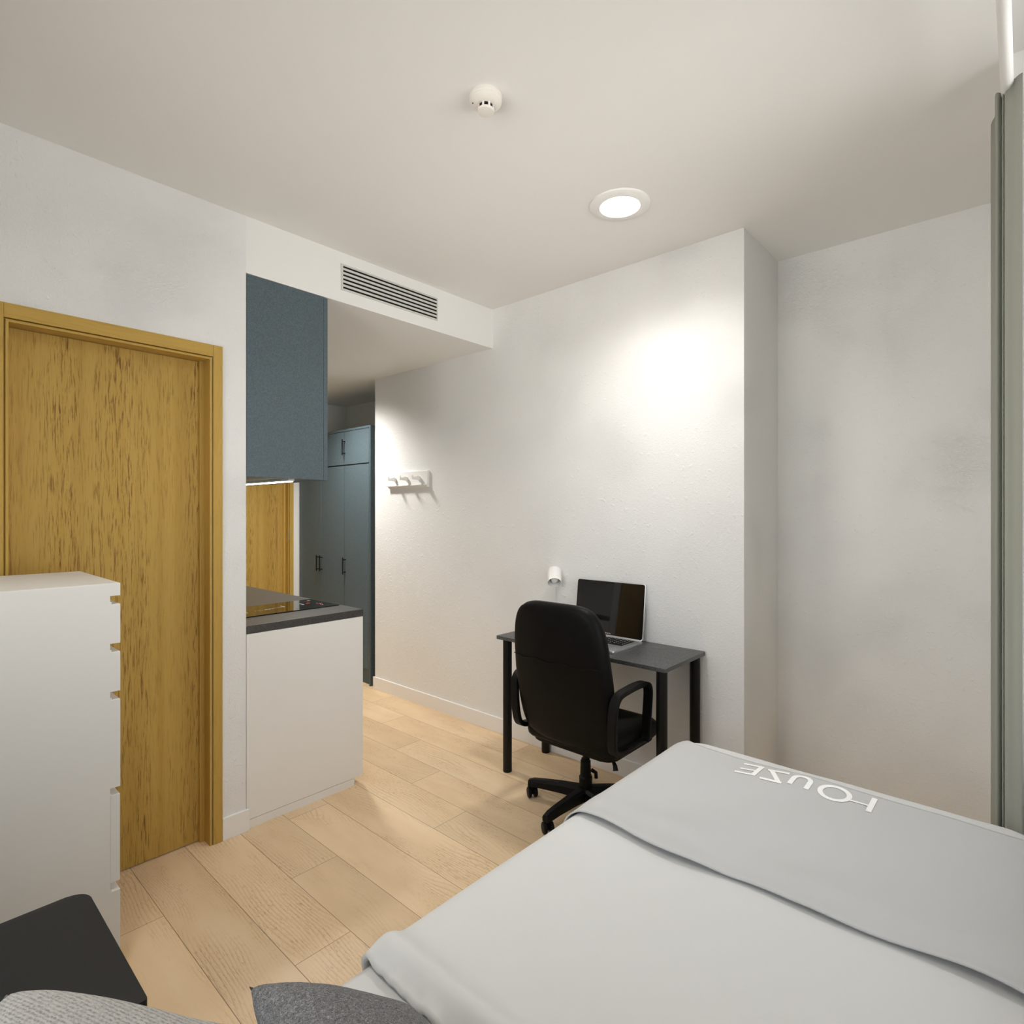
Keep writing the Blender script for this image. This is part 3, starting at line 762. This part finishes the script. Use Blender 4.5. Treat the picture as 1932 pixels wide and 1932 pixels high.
def dr_map(a, b_, inner, ztop, R, Rc, off, splay, wob, seed, zf=None):
    ix0, ix1, iy0, iy1 = inner
    cx_ = min(max(a, ix0), ix1); cy_ = min(max(b_, iy0), iy1)
    dx, dy = a-cx_, b_-cy_; L = math.hypot(dx, dy)
    nx_, ny_ = (dx/L, dy/L) if L > 1e-9 else (0, 0)
    flat = Rc - R; RR = R + off
    if L <= flat: r, h, nz, nr = L, 0.0, 1.0, 0.0
    else:
        s = L - flat; th = s/RR
        if th < PI/2: r = flat + RR*math.sin(th); h = RR*(1-math.cos(th))
        else: q = s - RR*PI/2; r = flat + RR + splay*q; h = RR + q*math.sqrt(max(0, 1-splay*splay))
    z = ztop + off - h
    crown = .0
    p = Vector((a*2.3+seed, b_*2.3, seed))
    w = wob*(noise.noise(p) + .4*noise.noise(p*2.7))
    e = zf(a, b_) if zf else 0.0
    if h < .04: z += w*(1-h/.04) + e*(1-h/.04)
    r2 = r + (w*.6 if h > .03 else 0)
    return Vector((cx_ + nx_*r2, cy_ + ny_*r2, z))
inner_m = None
MT = .567
mt = drape_surface(BX0, BX1-.012, BY0+.008, BY1-.003, MT, .045, .10, 0, 0, nx=80, ny=50, xr=(BX0, BX1+.24), yr=(BY0-.22, BY1+.22), wob=.002)
o = tag(obj('mattress', mt, M['linen'], None, smooth=True, angle=80), 'white fitted-sheet mattress showing at the head end of the bed', 'mattress')
# duvet with a puffed turned hem at its head edge
HX = .612
def hem(a, b_):
    d = a - HX
    if d > .2: return 0
    roll = .026*math.exp(-((d-.052)/.034)**2) - .004*math.exp(-(d/.016)**2)
    cr = (noise.noise(Vector((b_*22, a*14, 3)))*.008 + noise.noise(Vector((b_*55, a*30, 7)))*.005) * math.exp(-max(0, d-.01)/.022) * (1 if b_ > .5 else .45)
    return roll + cr
def hem_line(a, b_):
    t_ = min(max((b_-.86)/.22, 0), 1)
    return a + .060*t_*t_*math.exp(-(a-HX)/.16) - .020*min(max((.80-b_)/.8, 0), 1)*math.exp(-(a-HX)/.2)
dv = drape_surface(BX0, BX1, BY0, BY1, MT, .045, .10, 0, .017, splay=.05, nx=190, ny=150, xr=(HX, BX1+.25), yr=(BY0-.24, BY1+.24), wob=.004, seed=3.1, zf=hem, warp=hem_line)
dvo = obj('duvet', dv, M['linen'], None, smooth=True, angle=80)
s = dvo.modifiers.new('thickness', 'SOLIDIFY'); s.thickness = .012; s.offset = -1
tag(dvo, 'smooth white duvet covering the bed with turned hem near the head', 'duvet')
# throw blanket across the foot
TZ = MT + .024
def lift(a, b_):
    d = a - 1.295
    wav = .5 + .5*math.sin(b_*9.5 + 1.2) + .35*math.sin(b_*23 + .4)
    return .011*math.exp(-(d/.045)**2)*max(.15, wav) + .006*math.exp(-((d-.10)/.05)**2) + .0035*math.sin((a*1.2+b_)*14)*math.exp(-((b_-.55)/.3)**2)
inner_t = (BX0+.10, BX1-.10, BY0+.10, BY1-.10)
T_ARGS = (inner_t, MT, .045, .10, .0225, .16, .0025, 8.7, lift)
def blanket_pt(a, b_):
    aa = a
    return dr_map(aa, b_, *T_ARGS)
bm = B(); nx, ny = 70, 120; grid = []
for i in range(nx+1):
    row = []
    for j in range(ny+1):
        b_ = BY0-.22 + (BY1+.22-BY0+.22)*j/ny
        front = 1.296 + .010*math.sin(b_*6.3+.5) + .006*math.sin(b_*17)
        end = 1.944 + .040*math.exp(-((b_-.96)/.07)**2) - .012*math.exp(-((b_-.02)/.10)**2)
        a = front + (end-front)*i/nx
        row.append(bm.verts.new(blanket_pt(a, b_)))
    grid.append(row)
for i in range(nx):
    for j in range(ny): bm.faces.new((grid[i][j], grid[i+1][j], grid[i+1][j+1], grid[i][j+1]))
tb = obj('throw_blanket', bm, M['throw'], None, smooth=True, angle=80)
s = tb.modifiers.new('thickness', 'SOLIDIFY'); s.thickness = .004; s.offset = 1
tag(tb, 'light grey throw blanket printed HOUZE across the foot of the bed', 'blanket')
def letter(polys, name='printed_letter'):
    """polys: list of quads strips in flat (y, x) coordinates, finely split and laid onto the blanket"""
    bm = B()
    for q in polys:
        (y0, x0), (y1, x1), (y2, x2), (y3, x3) = q
        n, m_ = 8, 3; g_ = []
        for i in range(n+1):
            rr = []
            for j in range(m_+1):
                u, v = i/n, j/m_
                y = (y0*(1-u)+y1*u)*(1-v) + (y3*(1-u)+y2*u)*v; x = (x0*(1-u)+x1*u)*(1-v) + (x3*(1-u)+x2*u)*v
                rr.append(bm.verts.new(blanket_pt(x, y) + Vector((0, 0, .0056))))
            g_.append(rr)
        for i in range(n):
            for j in range(m_): bm.faces.new((g_[i][j], g_[i+1][j], g_[i+1][j+1], g_[i][j+1]))
    bmesh.ops.remove_doubles(bm, verts=bm.verts, dist=.0001)
    o = obj(name, bm, M['letter'], tb)
    return o
def bar(p, q, w):
    (y0, x0), (y1, x1) = p, q; L = math.hypot(y1-y0, x1-x0); ny_, nx_ = -(x1-x0)/L*w/2, (y1-y0)/L*w/2
    return ((y0+ny_, x0+nx_), (y1+ny_, x1+nx_), (y1-ny_, x1-nx_), (y0-ny_, x0-nx_))
def arc(cy, cx, ry, rx, a0, a1, w, n=28):
    out = []
    for i in range(n):
        s0 = a0 + (a1-a0)*i/n; s1 = a0 + (a1-a0)*(i+1)/n
        f = lambda s, k: (cy + (ry+k)*math.cos(s), cx + (rx+k)*math.sin(s))
        out.append((f(s0, w/2), f(s1, w/2), f(s1, -w/2), f(s0, -w/2)))
    return out
XB, XT = 1.922, 1.830   # baseline and cap height
letter([bar((.322, XT-.003), (.322, XB+.003), .014), bar((.329, 1.868), (.374, 1.868), .0085)])
letter(arc(.416, 1.880, .0375, .0415, 0, 2*PI, .014, 40))
letter([bar((.486, XT+.020), (.486, 1.900), .014), bar((.532, XT+.020), (.532, 1.900), .014)] + arc(.509, 1.899, .023, .024, 0, PI, .014))
letter([bar((.551, XB-.004), (.612, XB-.016), .013), bar((.551, XT+.008), (.612, XT-.002), .013), ((.552, XT+.008), (.569, XT+.008), (.611, XB-.012), (.594, XB-.012))])
letter([bar((.634, XT), (.634, XB), .014), bar((.634, XB-.006), (.688, XB-.014), .012), bar((.634, 1.873), (.684, 1.862), .011), bar((.634, XT+.006), (.688, XT-.004), .012)])

# ------------------------------------------------------------------ pillows
def pillow(name, m, size, thick, M4, label, cat='cushion', pinch=.10, n=40, pw=2.6, group=None):
    bm = B(); sheets = []
    for sgn in (1, -1):
        g_ = []
        for i in range(n+1):
            row = []
            for j in range(n+1):
                u, v = -1+2*i/n, -1+2*j/n
                f = ((1-abs(u)**pw)*(1-abs(v)**pw)); hgt = max(0, f)**.5
                k = 1 - pinch*(1-abs(v)**2)*(abs(u)**3)*.0
                x = u*size[0]/2*(1 - pinch*(1-v*v)*abs(u)); y = v*size[1]/2*(1 - pinch*(1-u*u)*abs(v))
                wr = 1 + .10*noise.noise(Vector((u*2.1+sgn, v*2.1, 5)))
                row.append(bm.verts.new(M4 @ Vector((x, y, sgn*thick/2*hgt*wr))))
            g_.append(row)
        for i in range(n):
            for j in range(n): bm.faces.new((g_[i][j], g_[i+1][j], g_[i+1][j+1], g_[i][j+1]))
    bmesh.ops.remove_doubles(bm, verts=bm.verts, dist=.00005)
    o = obj(name, bm, m, None, smooth=True, angle=70)
    return tag(o, label, cat)
def placed(x, y, z, rz, ry, rx): return Matrix.Translation((x, y, z)) @ Matrix.Rotation(rz, 4, 'Z') @ Matrix.Rotation(ry, 4, 'Y') @ Matrix.Rotation(rx, 4, 'X')
pillow('pillow', M['knit'], (.4044, .5975), .1991, placed(.0777, .7033, .6975, -.7077, .3314, -.0602),
       'plump pale grey knitted pillow at the near left bed corner', 'pillow', pinch=.03, pw=3.2)
pillow('cushion', M['felt'], (.2841, .4193), .1208, placed(.4261, .5868, .6872, -.2752, .5778, -.1186),
       'dark mottled grey felt cushion leaning beside the pale knitted pillow', 'cushion', pinch=.06, pw=2.8)

# ------------------------------------------------------------------ curtain and rod
rd = thing('curtain_rod', 'white round curtain rod running below the ceiling along the window', 'curtain rod', (1.0, .037, 2.60))
bm = B(); tube(bm, [(XL+.002, .037, 2.60), (2.188, .037, 2.60)], .014, 24); obj('pole', bm, M['rod'], rd, smooth=True)
bm = B(); bx(bm, .60, .62, .027, .047, 2.60, H); obj('bracket', bm, M['rod'], rd)
ctl = [(2.066, .0050), (2.070, .0130), (2.083, .0224), (2.087, .032), (2.092, .0408), (2.120, .0430), (2.122, .0445), (2.106, .0452), (2.108, .0466), (2.130, .0478), (2.134, .0495),
       (2.124, .0530), (2.116, .0590), (2.122, .0625), (2.150, .0640), (2.215, .0640), (2.240, .0660), (2.262, .0740), (2.290, .0790), (2.310, .0760)]
pts = ctl
for _ in range(1):
    q = [pts[0]]
    for a, b_ in zip(pts, pts[1:]): q += [(a[0]*.75+b_[0]*.25, a[1]*.75+b_[1]*.25), (a[0]*.25+b_[0]*.75, a[1]*.25+b_[1]*.75)]
    pts = q + [pts[-1]]
bm = B(); rows = []
nz = 24
for k in range(nz+1):
    z = .02 + (2.605-.02)*k/nz
    rows.append([bm.verts.new((x, y, z)) for x, y in pts])
for a, b_ in zip(rows, rows[1:]):
    for i in range(len(pts)-1): bm.faces.new((a[i], a[i+1], b_[i+1], b_[i]))
cu = obj('curtain', bm, M['curtain'], None, smooth=True, angle=80)
s = cu.modifiers.new('thickness', 'SOLIDIFY'); s.thickness = .0015; s.offset = 0
tag(cu, 'sage grey pleated curtain gathered beside the window behind the bed foot', 'curtain')
